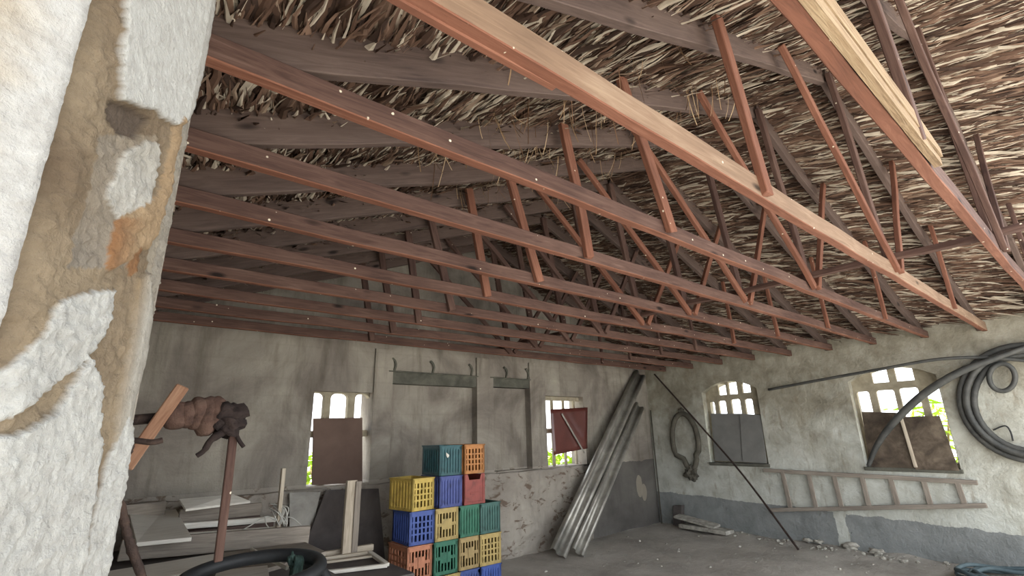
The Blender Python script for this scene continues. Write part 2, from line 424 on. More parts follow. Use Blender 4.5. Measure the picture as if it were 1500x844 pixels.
# left wall: inner face plus the broken, peeling plaster end beside the camera
P0, P1, P2 = V((-.62, .36)), V((-.082, .70)), V((.05, .955))
def wall_left():
    b = MB()
    b.prism([(-.62, .40, -.2), (-.10, .735, -.2), (.02, .97, -.2), (XL-.01, 1.2, -.2), (XL-.01, D+.2, -.2), (-.5, D+.2, -.2), (-.62, 3, -.2)], (0, 0, 3.0))
    b.span((-.5, 1.15, -.2), (XL, D+.2, 2.84))
    return b.build('wall_left', M['wall_back'])
tag(wall_left(), kind='structure')
def pip(x, y, poly):
    c = False; j = len(poly)-1
    for i in range(len(poly)):
        xi, yi = poly[i]; xj, yj = poly[j]
        if (yi > y) != (yj > y) and x < (xj-xi)*(y-yi)/(yj-yi)+xi: c = not c
        j = i
    return c
def jamb():
    # patches in (across, height) of the broken end: across 0 = outer arris, 1 = inner arris; height as drop below 2.47 m, 0..1
    upper = [(.05, -.3), (.93, -.3), (.93, .10), (.91, .20), (.86, .265), (.72, .275), (.58, .262), (.50, .245), (.24, .218), (.22, .19), (.14, .1)]
    lower = [(-.4, .84), (.12, .81), (.30, .78), (.42, .695), (.50, .72), (.58, .76), (.64, .83), (.67, .92), (.68, 2.5), (-.8, 2.5), (-.8, .84)]
    lower2 = [(.73, .84), (.86, .79), (1.02, .84), (1.2, 2.5), (.68, 2.5), (.70, .92)]
    slab = [(.12, .66), (.18, .60), (.34, .585), (.51, .585), (.52, .62), (.46, .68), (.36, .72), (.2, .755), (.05, .79), (-.1, .78)]
    mid = [(.34, .34), (.50, .30), (.64, .31), (.68, .46), (.56, .485), (.44, .47), (.32, .42)]
    strip = [(.70, .565), (.80, .555), (.90, .64), (.89, .82), (.78, .83), (.74, .7)]
    hole = [(.22, .222), (.40, .240), (.53, .262), (.44, .305), (.30, .30), (.2, .26)]
    root = [V((.78, .31)), V((.79, .40)), V((.75, .465)), V((.60, .485)), V((.45, .505))]
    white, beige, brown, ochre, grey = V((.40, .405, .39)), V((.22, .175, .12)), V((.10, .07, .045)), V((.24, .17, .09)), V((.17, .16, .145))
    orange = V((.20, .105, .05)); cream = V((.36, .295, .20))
    bm = bmesh.new(); cl = bm.verts.layers.float_color.new('Col')
    s = []
    n0, n1, n2 = 60, 84, 8
    for i in range(n0): s.append((P0.lerp(P1, i/n0), -1+i/n0))
    for i in range(n1+1): s.append((P1.lerp(P2, i/n1), i/n1))
    for i in range(1, n2+1): s.append((P2.lerp(V((XL+.002, 1.22)), i/n2), 1+i/n2))
    zs = [0, .4, .8, 1.1, 1.3]+[1.42+.0042*k for k in range(290)]+[2.70, 2.78, 2.832]
    nA = V((P1.y-P0.y, -(P1.x-P0.x))).normalized(); nB = V((P2.y-P1.y, -(P2.x-P1.x))).normalized(); nC = V((1, 0))
    g = []
    for z in zs:
        row = []
        for p, u in s:
            uc = max(0, min(1, u)); zt = 1.705+p.y*(.772+.109*uc); zb = 1.705-p.y*(.16+.025*uc); h = (zt-z)/(zt-zb)
            q = V((u*.29*9, z*9, 0))
            w1 = mn.noise(q*1.3+V((0, 0, 5)))*.035; w2 = mn.noise(q*1.1+V((9, 0, 2)))*.02
            uu, hh = u+w1, h+w2
            f = mn.fractal(q*2.2, .8, 2.1, 6)*.6; fine = mn.fractal(q*9+V((4, 4, 0)), .8, 2, 3)
            if u < 0:
                d = .004*f+.002*fine
                k = max(0, min(1, (u+.20)/.14+f*.5)); c = cream.lerp(V((.42, .42, .41)), k)
                c = c*(1+.12*mn.noise(V((z*14, u*60, 1))))
                n = nA
            else:
                n = nB if u <= 1 else nC
                k = .5+.5*mn.noise(q*.8+V((1, 7, 0)))
                c = brown.lerp(beige, max(0, min(1, k*1.5-.1))); d = .006*f+.004*fine
                if u > .78: c = c.lerp(V((.25, .23, .19)), .7)
                if .2 < u < .6 and .30 < h < .55: c = beige.lerp(grey, k)
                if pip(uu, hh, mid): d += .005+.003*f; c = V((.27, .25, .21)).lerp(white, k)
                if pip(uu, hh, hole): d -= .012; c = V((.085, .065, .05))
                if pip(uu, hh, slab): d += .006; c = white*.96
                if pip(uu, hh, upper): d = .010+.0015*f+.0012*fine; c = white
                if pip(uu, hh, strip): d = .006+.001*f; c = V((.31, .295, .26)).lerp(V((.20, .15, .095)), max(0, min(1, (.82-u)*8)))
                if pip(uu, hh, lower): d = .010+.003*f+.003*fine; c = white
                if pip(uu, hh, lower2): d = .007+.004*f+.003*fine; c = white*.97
                dr = min(((V((u, h))-(a+(b-a)*max(0, min(1, (V((u, h))-a).dot(b-a)/(b-a).length_squared)))).length) for a, b in zip(root[:-1], root[1:]))
                if dr < .05: e = math.sqrt(1-(dr/.05)**2); d += .008*e; c = V((.25, .18, .11)).lerp(orange, max(0, (.62-u)*5) if h > .46 else 0)
                if (V((u, h*2))-V((.64, 1.08))).length < .05: c = orange*.9
                e = max(0, min(1, min(u, 1-u)/.12))
                d -= (1-e)**2*.016
                if u > .84 and h < .8: c = c.lerp(V((.21, .20, .18)), .5)
            o = V((p.x, p.y))+n*d
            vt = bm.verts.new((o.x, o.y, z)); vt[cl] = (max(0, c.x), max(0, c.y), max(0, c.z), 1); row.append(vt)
        g.append(row)
    for j in range(len(zs)-1):
        for i in range(len(s)-1):
            f = bm.faces.new((g[j][i], g[j][i+1], g[j+1][i+1], g[j+1][i])); f.smooth = True
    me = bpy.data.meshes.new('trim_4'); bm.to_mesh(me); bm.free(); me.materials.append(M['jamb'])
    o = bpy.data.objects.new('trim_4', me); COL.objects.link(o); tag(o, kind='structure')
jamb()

# ------------------------------------------------------------------ roof
def ceiling():
    b = MB(); y0, y1 = -.5, D+.6
    for sgn in (-1, 1):
        xe = -.9 if sgn < 0 else 2*MID+.9
        za = zroof(MID)+TH; ze = zroof(xe)+TH
        b.prism([(MID, y0, za), (xe, y0, ze), (xe, y0, ze+.16), (MID, y0, za+.17)], (0, y1-y0, 0))
    return b.build('ceiling', M['thatch'])
tag(ceiling(), kind='structure')
def straw():
    vs, fs, cs = [], [], []
    pal = [(srgb(86, 67, 57), 5), (srgb(108, 85, 72), 6), (srgb(128, 104, 89), 4), (srgb(156, 137, 120), 2), (srgb(190, 180, 164), 2), (srgb(70, 55, 48), 4)]
    bag = [c for c, k in pal for _ in range(k)]
    for sgn in (-1, 1):
        L = 4.9
        dt = V((sgn, 0, -.385)).normalized()               # down the slope
        dn = V((-sgn*-.385, 0, -1)); dn = V((sgn*-.385, 0, -1)).normalized()   # out of the underside
        ridge = V((MID, 0, zroof(MID)+TH))
        y = -.42
        while y < D+.45:
            t = .02
            while t < L:
                t += random.uniform(.005, .026)
                ln = random.uniform(.26, .62); wd = random.choice([.004, .006, .008, .011, .015])*random.uniform(.8, 1.2)
                ang = random.gauss(.12, .10)
                ax = (V((0, -1, 0))*math.cos(ang) + dt*math.sin(ang)*1.0)
                sd = ax.cross(dn).normalized()
                p = ridge + dt*t + V((0, y+random.uniform(-.05, .05), 0)) + dn*random.uniform(-.01, .012)
                droop = random.uniform(.005, .05) if random.random() < .88 else random.uniform(.06, .13)
                c = random.choice(bag); pale = random.random() < .16
                wob = random.uniform(-.02, .02); tw = random.uniform(-1.4, 1.4); wf = random.uniform(5, 11); wp = random.uniform(0, 6)
                base = len(vs); n = 6
                for i in range(n):
                    q = i/(n-1)
                    o = p + ax*ln*q + dn*(.012+droop*q**1.6) + sd*(wob*math.sin(q*wf+wp)) + dn*(.006*math.sin(q*wf*1.7+wp))
                    w = wd*(.7+.6*math.sin(math.pi*min(1, q*1.05)))*(1 if i < n-1 else .35)
                    a = tw*q; s2 = sd*math.cos(a)+dn*math.sin(a); n2 = dn*math.cos(a)-sd*math.sin(a)
                    vs += [o-s2*w, o+n2*w*.55, o+s2*w]
                    k = .9+.2*random.random()
                    cc = tuple(min(1, x*k) for x in c[:3])+(1,)
                    if pale and i >= 2: cc = srgb(204, 194, 178)
                    cs += [cc]*3
                for i in range(n-1):
                    for k in range(2):
                        a = base+i*3+k; fs.append((a, a+1, a+4, a+3))
            y += .085
    me = bpy.data.meshes.new('thatch_straw'); me.from_pydata([tuple(v) for v in vs], [], fs)
    ca = me.color_attributes.new('Col', 'FLOAT_COLOR', 'POINT')
    ca.data.foreach_set('color', [x for c in cs for x in c])
    me.materials.append(M['straw'])
    o = bpy.data.objects.new('thatch_straw', me); COL.objects.link(o)
    tag(o, 'dry brown palm leaf thatch covering the underside of the roof', 'thatch', kind='stuff')
straw()
def fringe():
    "loose fibres hanging down between the rafters"
    vs, fs, cs = [], [], []
    spots = [(random.uniform(1.2, 3.6), .961+SP*random.choice([1, 1, 2, 2, 2, 3, 3, 4])+random.uniform(-.3, .2)) for _ in range(46)]
    for x, y in spots:
        for _ in range(random.randint(3, 9)):
            xx, yy = x+random.gauss(0, .07), y+random.gauss(0, .05)
            z = zroof(xx)+TH-.02; ln = random.uniform(.10, .34); wd = random.uniform(.0012, .0035)
            a = random.uniform(0, 6.28); sx, sy = math.cos(a)*wd, math.sin(a)*wd
            bx, by = random.gauss(0, .05), random.gauss(0, .05); base = len(vs)
            c = random.choice([srgb(150, 124, 96), srgb(184, 160, 128), srgb(120, 92, 70)])
            for i in range(5):
                q = i/4
                px, py, pz = xx+bx*q*q, yy+by*q*q, z-ln*q
                vs += [(px-sx, py-sy, pz), (px+sx, py+sy, pz)]; cs += [c, c]
            for i in range(4):
                k = base+i*2; fs.append((k, k+1, k+3, k+2))
    me = bpy.data.meshes.new('straw_fringe'); me.from_pydata(vs, [], fs)
    ca = me.color_attributes.new('Col', 'FLOAT_COLOR', 'POINT'); ca.data.foreach_set('color', [x for c in cs for x in c])
    me.materials.append(M['straw']); o = bpy.data.objects.new('straw_fringe', me); COL.objects.link(o)
    tag(o, 'loose straw fibres dangling between the rafters', 'straw', kind='stuff')
fringe()

ORD = ['nearest the camera, its pale front board split and broken off', 'with a weathered tan bottom chord, second from the camera',
       'third from the camera, in front of the pole with rags', 'fourth from the camera', 'fifth from the camera', 'sixth from the camera',
       'seventh from the camera', 'fourth from the back wall', 'third from the back wall', 'second from the back wall']
ORD = ['roof truss nearest the camera, its pale front board split and broken off',
       'roof truss with weathered tan bottom chord, second from the camera',
       'red-brown roof truss third from the camera', 'red-brown roof truss fourth from the camera',
       'red-brown roof truss fifth from the camera', 'red-brown roof truss sixth from the camera',
       'red-brown roof truss fourth from the back wall', 'red-brown roof truss third from the back wall',
       'dark roof truss second from the back wall', 'dark roof truss right in front of the back wall']
def truss(k):
    y = Y0+SP*(k-1)
    if k == 0: y = .345
    root = empty('roof_truss', (MID, y, H), ORD[k], 'roof truss', 'roof trusses across the barn')
    rnd = random.Random(20+k); j = lambda a: rnd.uniform(-a, a)
    ch = (.092 if k else .11) if k != 1 else .118
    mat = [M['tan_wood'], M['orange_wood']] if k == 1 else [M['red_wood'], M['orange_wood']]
    mi = (1, 0, 0, 0)
    x0 = -.12 if k else -.55
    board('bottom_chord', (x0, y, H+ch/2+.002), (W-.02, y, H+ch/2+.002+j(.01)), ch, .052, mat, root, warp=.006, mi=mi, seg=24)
    yr = y+.052
    for sgn in (-1, 1):
        e = V((MID+sgn*(MID+.12), yr, zroof(-.12)+.09)); p = V((MID+sgn*.0, yr, zroof(MID)+.09))
        if k == 0 and sgn < 0: e = V((-.6, yr, zroof(-.6)+.09))
        p = p + (e-p).normalized()*(.01)
        board('rafter', e, p, .175, .05, M['dark_wood'] if k > 1 else M['dark_wood'], root, warp=.01, seg=16)
    yw = y-.046
    # webs nailed on the front
    def web(name, xa, za, xb, zb, w, m): board(name, (xa, yw, za), (xb, yw, zb), w, .038, m, root, upv=(1, 0, 0), warp=.006, rough_end=.012)
    wm = M['orange_wood'] if k in (1, 2, 3, 4, 5) else M['red_wood']
    xj = (4.62 if k > 2 else 4.70)+j(.03)
    for xt, xb in ((2.22+j(.05), 2.47+j(.04)), (6.66+j(.05), 6.74+j(.04))):
        web('web_strut', xt, zroof(xt)+.13, xb, H+.02, .075 if xt < MID else .05, wm)
    for xt, xb in ((3.12+j(.05), xj+.02), (5.60+j(.06), xj+.10)):
        web('web_brace', xt, zroof(xt)+.12, xb, H+.05, .058, wm)
    yk = y+.004
    board('king_post', (MID-.02, y-.0, zroof(MID)+.06), (xj+.04, y-.0, H+ch), .085, .04, M['red_wood'], root, upv=(1, 0, 0))
    if k == 0:
        # the split sister board on the front of the nearest chord
        bm = MB(); n = 26; L0, L1 = -.55, 2.82
        for strip, (za, zb, ya, yb, e) in enumerate(((.0, .055, 0, .03, .0), (.06, .135, .004, .034, .06), (.02, .05, -.012, .0, -.25))):
            prev = None
            for i in range(n+1):
                q = i/n; x = L0+(L1+e-L0)*q
                w = mn.noise(V((x*5, strip*4, 0)))*.006; tp = 1-.55*max(0, (q-.9)/.1)*random.uniform(.6, 1)
                zc = (za+zb)/2; hz = (zb-za)/2*tp
                ring = [bm.bm.verts.new((x, y-.03-yy, H+zc+s*hz+w)) for yy, s in ((ya, -1), (yb, -1), (yb, 1), (ya, 1))]
                if prev:
                    for m_ in range(4): bm.bm.faces.new((prev[m_], ring[m_], ring[(m_+1) % 4], prev[(m_+1) % 4]))
                else: bm.bm.faces.new(ring)
                prev = ring
            bm.bm.faces.new(prev[::-1])
        o = bm.build('sister_board', M['split_wood'], root); o['label'] = 'pale split sister board with a jagged end'
    if k == 1:
        o = board('splice_board', (-.1, y+.03, H+.05), (1.03, y+.03, H+.05), .10, .03, [M['orange_wood']], root); 
for k in range(10): truss(k)
tag(board('tie_beam', (4.74, .1, H+.165), (4.66, D+.1, H+.165), .045, .07, M['red_wood'], warp=.015, seg=20),
    'long thin timber running lengthwise across the middle of all the trusses', 'beam')
# round poles laid lengthwise under the thatch
for i, (x, lab) in enumerate(((1.75, 'thin dark pole lashed under the thatch, lower of the left slope'), (3.45, 'thin dark pole lashed under the thatch, upper of the left slope'),
                              (5.35, 'thin dark pole lashed under the thatch, upper of the right slope'), (6.75, 'thin dark pole lashed under the thatch, lower of the right slope'))):
    z = zroof(x)+TH-.022
    b = MB(); b.tube([(x+.03*mn.noise(V((q, i, 0))), q, z+.012*mn.noise(V((q, i, 5)))) for q in [-.4+.3*k for k in range(23)]], .017, 8)
    tag(b.build('thatch_pole', M['dark_wood']), lab, 'pole', 'poles under the thatch')

# ------------------------------------------------------------------ windows
def window(n, parts):
    r = bpy.data.objects.new('window_%d' % n, None); COL.objects.link(r); tag(r, kind='structure'); return r
w = window(1, 0); b = MB(); yb = D+.10
for xa, xb in ((2.155, 2.235), (2.46, 2.55)): b.span((xa, yb, W1[2]), (xb, yb+.09, W1[3]))
b.span((W1[0], yb+.01, 1.72), (W1[1], yb+.08, 1.80))
for xa, xb in ((W1[0], 2.155), (2.235, 2.46), (2.55, W1[1])):     # rounded heads of the slots
    c, r = (xa+xb)/2, (xb-xa)/2
    pts = [(xa, yb, W1[3])]+[(c-r*math.cos(t*math.pi/8), yb, W1[3]-.07+.06*math.sin(t*math.pi/8)) for t in range(9)]+[(xb, yb, W1[3])]
    b.prism(pts, (0, .09, 0))
b.build('window_grille', M['concrete'], w, bevel=.012)
w = window(2, 0); b = MB()
for xa, xb in ((6.065, 6.11), (6.345, 6.385), (6.61, 6.65)): b.span((xa, yb, W2[2]), (xb, yb+.05, W2[3]))
b.span((W2[0], yb+.01, 1.70), (W2[1], yb+.08, 1.78)); b.span((W2[0], yb, 2.25), (W2[1], yb+.09, W2[3]))
b.build('window_grille', M['concrete'], w, bevel=.012)
SLOTS = {3: [(4.17, 4.31, 1.2, 2.20), (4.39, 4.56, 1.2, 2.21), (4.66, 4.80, 1.2, 2.20), (4.88, 4.97, 1.2, 2.19), (4.17, 4.32, 2.31, 2.48), (4.41, 4.57, 2.30, 2.6), (4.62, 4.77, 2.30, 2.50)],
         4: [(1.60, 1.75, 1.2, 2.20), (1.83, 2.05, 1.2, 2.20), (2.11, 2.33, 1.2, 2.19), (2.42, 2.58, 1.2, 2.19), (1.84, 2.05, 2.30, 2.6), (2.14, 2.34, 2.30, 2.6)]}
def pierced(b, xp, t, a, z0, slots):
    ys = sorted({a[0][0], a[-1][0]} | {q for s_ in slots for q in s_[:2]})
    f = []
    for y0, y1 in zip(ys[:-1], ys[1:]):
        n = max(1, int((y1-y0)/.05)); f += [y0+(y1-y0)*i/n for i in range(n)]
    f.append(ys[-1])
    za = lambda y: next((p[1]+(q[1]-p[1])*(y-p[0])/(q[0]-p[0]) for p, q in zip(a[:-1], a[1:]) if p[0]-1e-6 <= y <= q[0]+1e-6), a[-1][1])
    for y0, y1 in zip(f[:-1], f[1:]):
        ym = (y0+y1)/2; holes = sorted([s_[2:] for s_ in slots if s_[0] < ym < s_[1]]); lo = z0
        for h0, h1 in holes:
            if h0 > lo: b.span((xp, y0, lo), (xp+t, y1, h0))
            lo = h1
        if lo < min(za(y0), za(y1)): b.prism([(xp, y0, lo), (xp, y1, lo), (xp, y1, za(y1)+.01), (xp, y0, za(y0)+.01)], (t, 0, 0))
    for y0, y1, h0, h1 in slots:       # rounded shoulders
        r = .035
        for sy, yy_ in ((1, y0), (-1, y1)):
            if h1 > 2.55: continue
            b.prism([(xp, yy_, h1)]+[(xp, yy_+sy*(r-r*math.sin(k*math.pi/8)), h1-r+r*math.cos(k*math.pi/8)) for k in range(5)], (t, 0, 0))
for n, wn in ((3, W3), (4, W4)):
    w = window(n, 0); b = MB(); y0, y1 = wn[0], wn[1]
    pierced(b, W+.14, .05, arch(wn), SILL, SLOTS[n])
    b.build('window_grille', M['concrete'], w)
    MB().span((W-.03, y0-.02, SILL-.05), (W+.20, y1+.02, SILL)).build('window_sill', M['lintel'], w, bevel=.008)

def slab(name, pts, t, mat, label, cat, nrm=(0, 1, 0), parent=None, bevel=.004, group=None):
    b = MB(); b.prism(pts, V(nrm)*t); o = b.build(name, mat, parent, bevel=bevel); return tag(o, label, cat, group) if label else o
yy = D-.02
slab('window_board', [at(457, 711, 1, D-.05), at(531, 707, 1, D-.05), at(531, 612, 1, D+.03), at(459, 613, 1, D+.03)], .018, M['brown_board'],
     'plain brown board blocking the lower part of the left window in the back wall', 'board')
# dark red sheet, bent, hanging in the right window of the back wall
def sheet():
    b = MB(); n = 10; g = []
    c = [at(806, 600, 1, D-.02), at(858, 597, 1, D-.02), at(859, 657, 1, D-.05), at(811, 667, 1, D-.05)]
    for j in range(n+1):
        row = []
        for i in range(n+1):
            p = c[0].lerp(c[1], i/n).lerp(c[3].lerp(c[2], i/n), j/n)
            s = i/n-(.3+.62*j/n)
            p = p + V((0, -.035*math.exp(-(s/.10)**2)+.012*math.sin(4*i/n)+(-.05*max(0, s)), 0)); row.append(b.bm.verts.new(p))
        g.append(row)
    for j in range(n):
        for i in range(n):
            f = b.bm.faces.new((g[j][i], g[j][i+1], g[j+1][i+1], g[j+1][i])); f.smooth = True
    o = b.build('metal_sheet', M['red_sheet']); m = o.modifiers.new('t', 'SOLIDIFY'); m.thickness = .004
    board('fold_strip', at(823, 606, 1, D-.055), at(856, 664, 1, D-.10), .03, .012, M['metal'], None).parent = o
    tag(o, 'creased dark red sheet hung over the right window of the back wall', 'sheet')
sheet()
def on_right(u, v, off=0): return at(u, v, 0, W-off)
G = [('shutter_board', [(1041, 606), (1087, 606), (1092, 677), (1047, 675)], 'grey_panel', 'wide grey shutter board in the arched window near the corner'),
     ('shutter_board', [(1083, 606), (1114, 608), (1123, 679), (1088, 677)], 'grey_panel', 'narrow grey shutter board in the arched window near the corner'),
     ('shutter_board', [(1262, 603), (1321, 605), (1340, 687), (1274, 685)], 'dark_shutter', 'dark dirty shutter board on the left of the near arched window'),
     ('shutter_board', [(1322, 611), (1376, 609), (1405, 690), (1341, 688)], 'dark_shutter', 'dirty patched shutter board on the right of the near arched window')]
for nm, px, m, lab in G:
    k_ = .018 if 'narrow' in lab or 'patched' in lab else 0; top = [on_right(*px[0], k_-.05), on_right(*px[1], k_-.05)]; bot = [on_right(*px[2], k_+.02), on_right(*px[3], k_+.02)]
    slab(nm, [top[0], top[1], bot[0], bot[1]], .016, M[m], lab, 'shutter board', (1, 0, 0), group='shutter boards in the arched windows')
tag(board('wooden_stick', on_right(1318, 607, .0), on_right(1342, 685, .06), .04, .02, M['pale_wood'], upv=(0, 1, 0)), 'thin pale stick between the two dark shutter boards', 'stick')

# ------------------------------------------------------------------ crates
CR = dict(w=.285, d=.40, h=.315)
CC = dict(blue=(62, 84, 150), royal=(66, 78, 138), yellow=(192, 166, 84), gold=(170, 148, 92), tan=(158, 136, 92), green=(48, 106, 84), sea=(62, 98, 92),
          teal=(44, 88, 94), orange=(176, 118, 64), salmon=(178, 118, 88), red=(138, 66, 60), navy=(60, 78, 134))
def plastic(name, c):
    return mottled('plastic_'+name, [srgb(*[x*.72 for x in c]), srgb(*c), srgb(*[min(255, x*1.08+6) for x in c])], 7, .5, .08, spec=.4)
CM = {k: plastic(k, c) for k, c in CC.items()}
cache = {}
def panel(L, h, style, rnd):
    "crate side in local x (width) z (height), thickness towards +y"
    b = MB(); t = .012
    b.span((-L/2, 0, 0), (-L/2+.028, t+.006, h)); b.span((L/2-.028, 0, 0), (L/2, t+.006, h))
    b.span((-L/2, 0, 0), (L/2, t+.004, .035)); b.span((-L/2, 0, h-.05), (L/2, t+.004, h-.012))
    if style == 'slots':
        n = 6
        for i in range(n):
            x = -L/2+.028+(L-.056)*(i+.5)/n; b.span((x-.008, .002, .03), (x+.008, t, h-.04))
        b.span((-L/2, .003, h*.44), (L/2, t-.001, h*.54)); b.span((-.05, .002, h*.34), (.05, t, h*.66))
    elif style == 'ribs':
        b.span((-L/2, .006, .03), (L/2, t, h-.04))
        n = 7
        for i in range(n):
            x = -L/2+.02+(L-.04)*(i+.5)/n; b.span((x-.005, -.004, .02), (x+.005, .008, h-.03))
    elif style == 'grid':
        n = 5
        for i in range(n):
            x = -L/2+.028+(L-.056)*(i+.5)/n; b.span((x-.012, .001, .03), (x+.012, t, h-.04))
        for z in (.10, .155, .21): b.span((-L/2, .002, z-.008), (L/2, t-.001, z+.008))
    elif style == 'open':       # scooped rim and plain face
        b = MB(); pts = [(-L/2, 0, 0), (L/2, 0, 0), (L/2, 0, h), (L/2-.05, 0, h), (L/2-.07, 0, h-.06), (-L/2+.07, 0, h-.06), (-L/2+.05, 0, h), (-L/2, 0, h)]
        b.prism(pts, (0, t, 0))
        for x in (-L/2+.02, L/2-.02): b.span((x-.012, -.006, 0), (x+.012, .004, h))
        b.span((-.06, -.004, .10), (.06, .003, .125)); b.span((-L/2, -.005, .0), (L/2, .003, .03))
    return b
def part(key, name, mk, mat):
    if key not in cache:
        o = mk().build(name, mat, bevel=.002); cache[key] = o.data; 
        mods = o
        return o
    o = bpy.data.objects.new(name, cache[key]); COL.objects.link(o); return o
def crate(x, y, z, col, front, side, label, rz=0, w=None):
    w = w or CR['w']; d, h = CR['d'], CR['h']; m = CM[col]
    r = empty('plastic_crate', (x, y, z), label, 'crate', 'stacked plastic crates', rz)
    def put(o, loc, rot=0):
        o.parent = r; o.matrix_local = Matrix.Translation(V(loc)) @ Matrix.Rotation(rot, 4, 'Z')
    put(part((col, front, 'f', w), 'side_panel', lambda: panel(w, h, front, 0), m), (0, -d/2, 0))
    put(part((col, 'ribs' if front == 'open' else front, 'f', w), 'side_panel', lambda: panel(w, h, 'ribs' if front == 'open' else front, 0), m), (0, d/2, 0), math.pi)
    put(part((col, side, 's', w), 'side_panel', lambda: panel(d, h, side, 0), m), (-w/2, 0, 0), -math.pi/2)
    put(part((col, side, 's', w), 'side_panel', lambda: panel(d, h, side, 0), m), (w/2, 0, 0), math.pi/2)
    put(part((col, 'base', w), 'base', lambda: MB().span((-w/2+.008, -d/2+.008, .004), (w/2-.008, d/2-.008, .02)), m), (0, 0, 0))
    if front != 'open':
        def rim():
            b = MB(); q = .007
            b.span((-w/2-q, -d/2-q, h-.014), (w/2+q, -d/2+.014, h)); b.span((-w/2-q, d/2-.014, h-.014), (w/2+q, d/2+q, h))
            b.span((-w/2-q, -d/2-q, h-.014), (-w/2+.014, d/2+q, h)); b.span((w/2-.014, -d/2-q, h-.014), (w/2+q, d/2+q, h)); return b
        put(part((col, 'rim', w), 'rim', rim, m), (0, 0, 0))
    return r
yc = 4.87+CR['d']/2; hh = CR['h']+.004
cols = [2.76, 3.045, 3.335, 3.63]
row = lambda n: .012+n*hh
spec = [
 (0, cols[0]+.03, 'navy', 'ribs', 'ribs', 'blue crate at the bottom of the stack, far left under the salmon one', -.03),
 (0, cols[1]+.02, 'gold', 'slots', 'ribs', 'mustard crate at the bottom of the stack, under the small green one', .02),
 (0, cols[2], 'navy', 'ribs', 'ribs', 'blue crate at the bottom of the stack, under the tan crate', 0),
 (0, cols[3]-.01, 'blue', 'ribs', 'ribs', 'blue crate at the bottom right corner of the stack', .03),
 (1, cols[0]-.03, 'salmon', 'slots', 'grid', 'salmon orange crate, second from bottom at the left edge of the stack', .02),
 (1, cols[1], 'green', 'slots', 'ribs', 'green crate between the salmon and tan crates', -.02),
 (1, cols[2], 'tan', 'slots', 'ribs', 'tan brown slotted crate between green and mustard crates', .03),
 (1, cols[3]-.015, 'gold', 'grid', 'ribs', 'mustard crate at the right edge, above the corner blue one', -.02),
 (2, cols[0]-.0, 'blue', 'grid', 'ribs', 'bright blue crate carrying the yellow one at the left of the stack', -.03),
 (2, cols[1]-.0, 'gold', 'slots', 'ribs', 'mustard crate squeezed between blue and green crates in the middle row', .02),
 (2, cols[2]+.005, 'green', 'ribs', 'ribs', 'solid green ribbed crate under the red one', -.01),
 (2, cols[3]-.02, 'sea', 'ribs', 'ribs', 'grey-green crate at the right end of the middle row', .02),
 (3, cols[0]-.03, 'yellow', 'grid', 'ribs', 'bright yellow crate on the upper left step of the stack', .16),
 (3, cols[1]+.045, 'royal', 'ribs', 'ribs', 'blue ribbed crate below the teal one, left of the red crate', -.02),
 (3, cols[2]+.06, 'red', 'open', 'ribs', 'dark red crate with scooped rim below the orange one', .01),
 (4, cols[1]+.05, 'teal', 'ribs', 'ribs', 'teal crate on top of the stack', -.04),
 (4, cols[2]+.055, 'orange', 'grid', 'ribs', 'orange crate on top of the stack beside the teal one', .03)]
for n, x, c, f, s, lab, rz in spec:
    crate(x, yc+random.uniform(-.012, .012), row(n), c, f, s, lab, rz)
teal = [o for o in COL.objects if o.get('label') == 'teal crate on top of the stack'][0]
pp = at(656, 667, 1, yc-CR['d']/2-.012)
o = MB().prism([pp+V((-.02, 0, .03)), pp+V((.02, 0, .0)), pp+V((.012, 0, -.02)), pp+V((-.005, 0, -.028)), pp+V((-.02, 0, 0))], (0, .004, 0)).build('paper_tag', M['white_wood'], teal); o['label'] = 'white torn paper tag'

# ------------------------------------------------------------------ leaning metal channels and rod
def channel(p0, p1, wdt, dep, label, out, name='metal_channel'):
    p0, p1 = V(p0), V(p1); ax = (p1-p0).normalized(); n = V(out); n = (n-ax*n.dot(ax)).normalized(); s = ax.cross(n)
    prof = [(-.52, -.1), (-.50, .6), (-.44, .92), (-.34, 1.0), (-.25, .9), (-.19, .55), (-.12, .22), (0, .15), (.12, .22), (.19, .55), (.25, .9), (.34, 1.0), (.44, .92), (.50, .6), (.52, -.1)]
    b = MB(); rings = []
    for p in (p0, p0.lerp(p1, .33), p0.lerp(p1, .66), p1):
        rings.append([b.bm.verts.new(p+s*(q*wdt)+n*(h*dep)) for q, h in prof])
    for A, B in zip(rings[:-1], rings[1:]):
        for k in range(len(prof)-1): b.bm.faces.new((A[k], A[k+1], B[k+1], B[k]))
    o = b.build(name, M['metal'], smooth=True); m = o.modifiers.new('t', 'SOLIDIFY'); m.thickness = .008; m.offset = 0
    return tag(o, label, 'metal channel', 'metal channels leaning in the corner')
channel((5.42, 5.70, .03), (8.40, 6.17, 2.80), .24, .08, 'longest grey metal channel leaning from the floor to the top of the far corner', (-.3, -1, .4))
channel((5.66, 5.55, .03), (8.18, 6.10, 2.16), .20, .07, 'shorter grey metal channel leaning in front of the long one', (-.3, -1, .4))
b = MB(); b.tube(smoothpath([(8.60, 5.95, 2.80), (8.52, 5.1, 1.85), (8.40, 4.3, .95), (8.17, 3.53, .0)], 6), .016, 8)
tag(b.build('long_rod', M['rust']), 'long thin rod leaning from the top of the far corner down to the floor', 'rod')
b = MB(); b.tube([(W-.05, 6.17, -.01), (W-.035, 6.18, 2.1)], .013, 8)
tag(b.build('upright_pipe', M['tube_grey']), 'thin upright pipe in the far corner of the room', 'pipe')

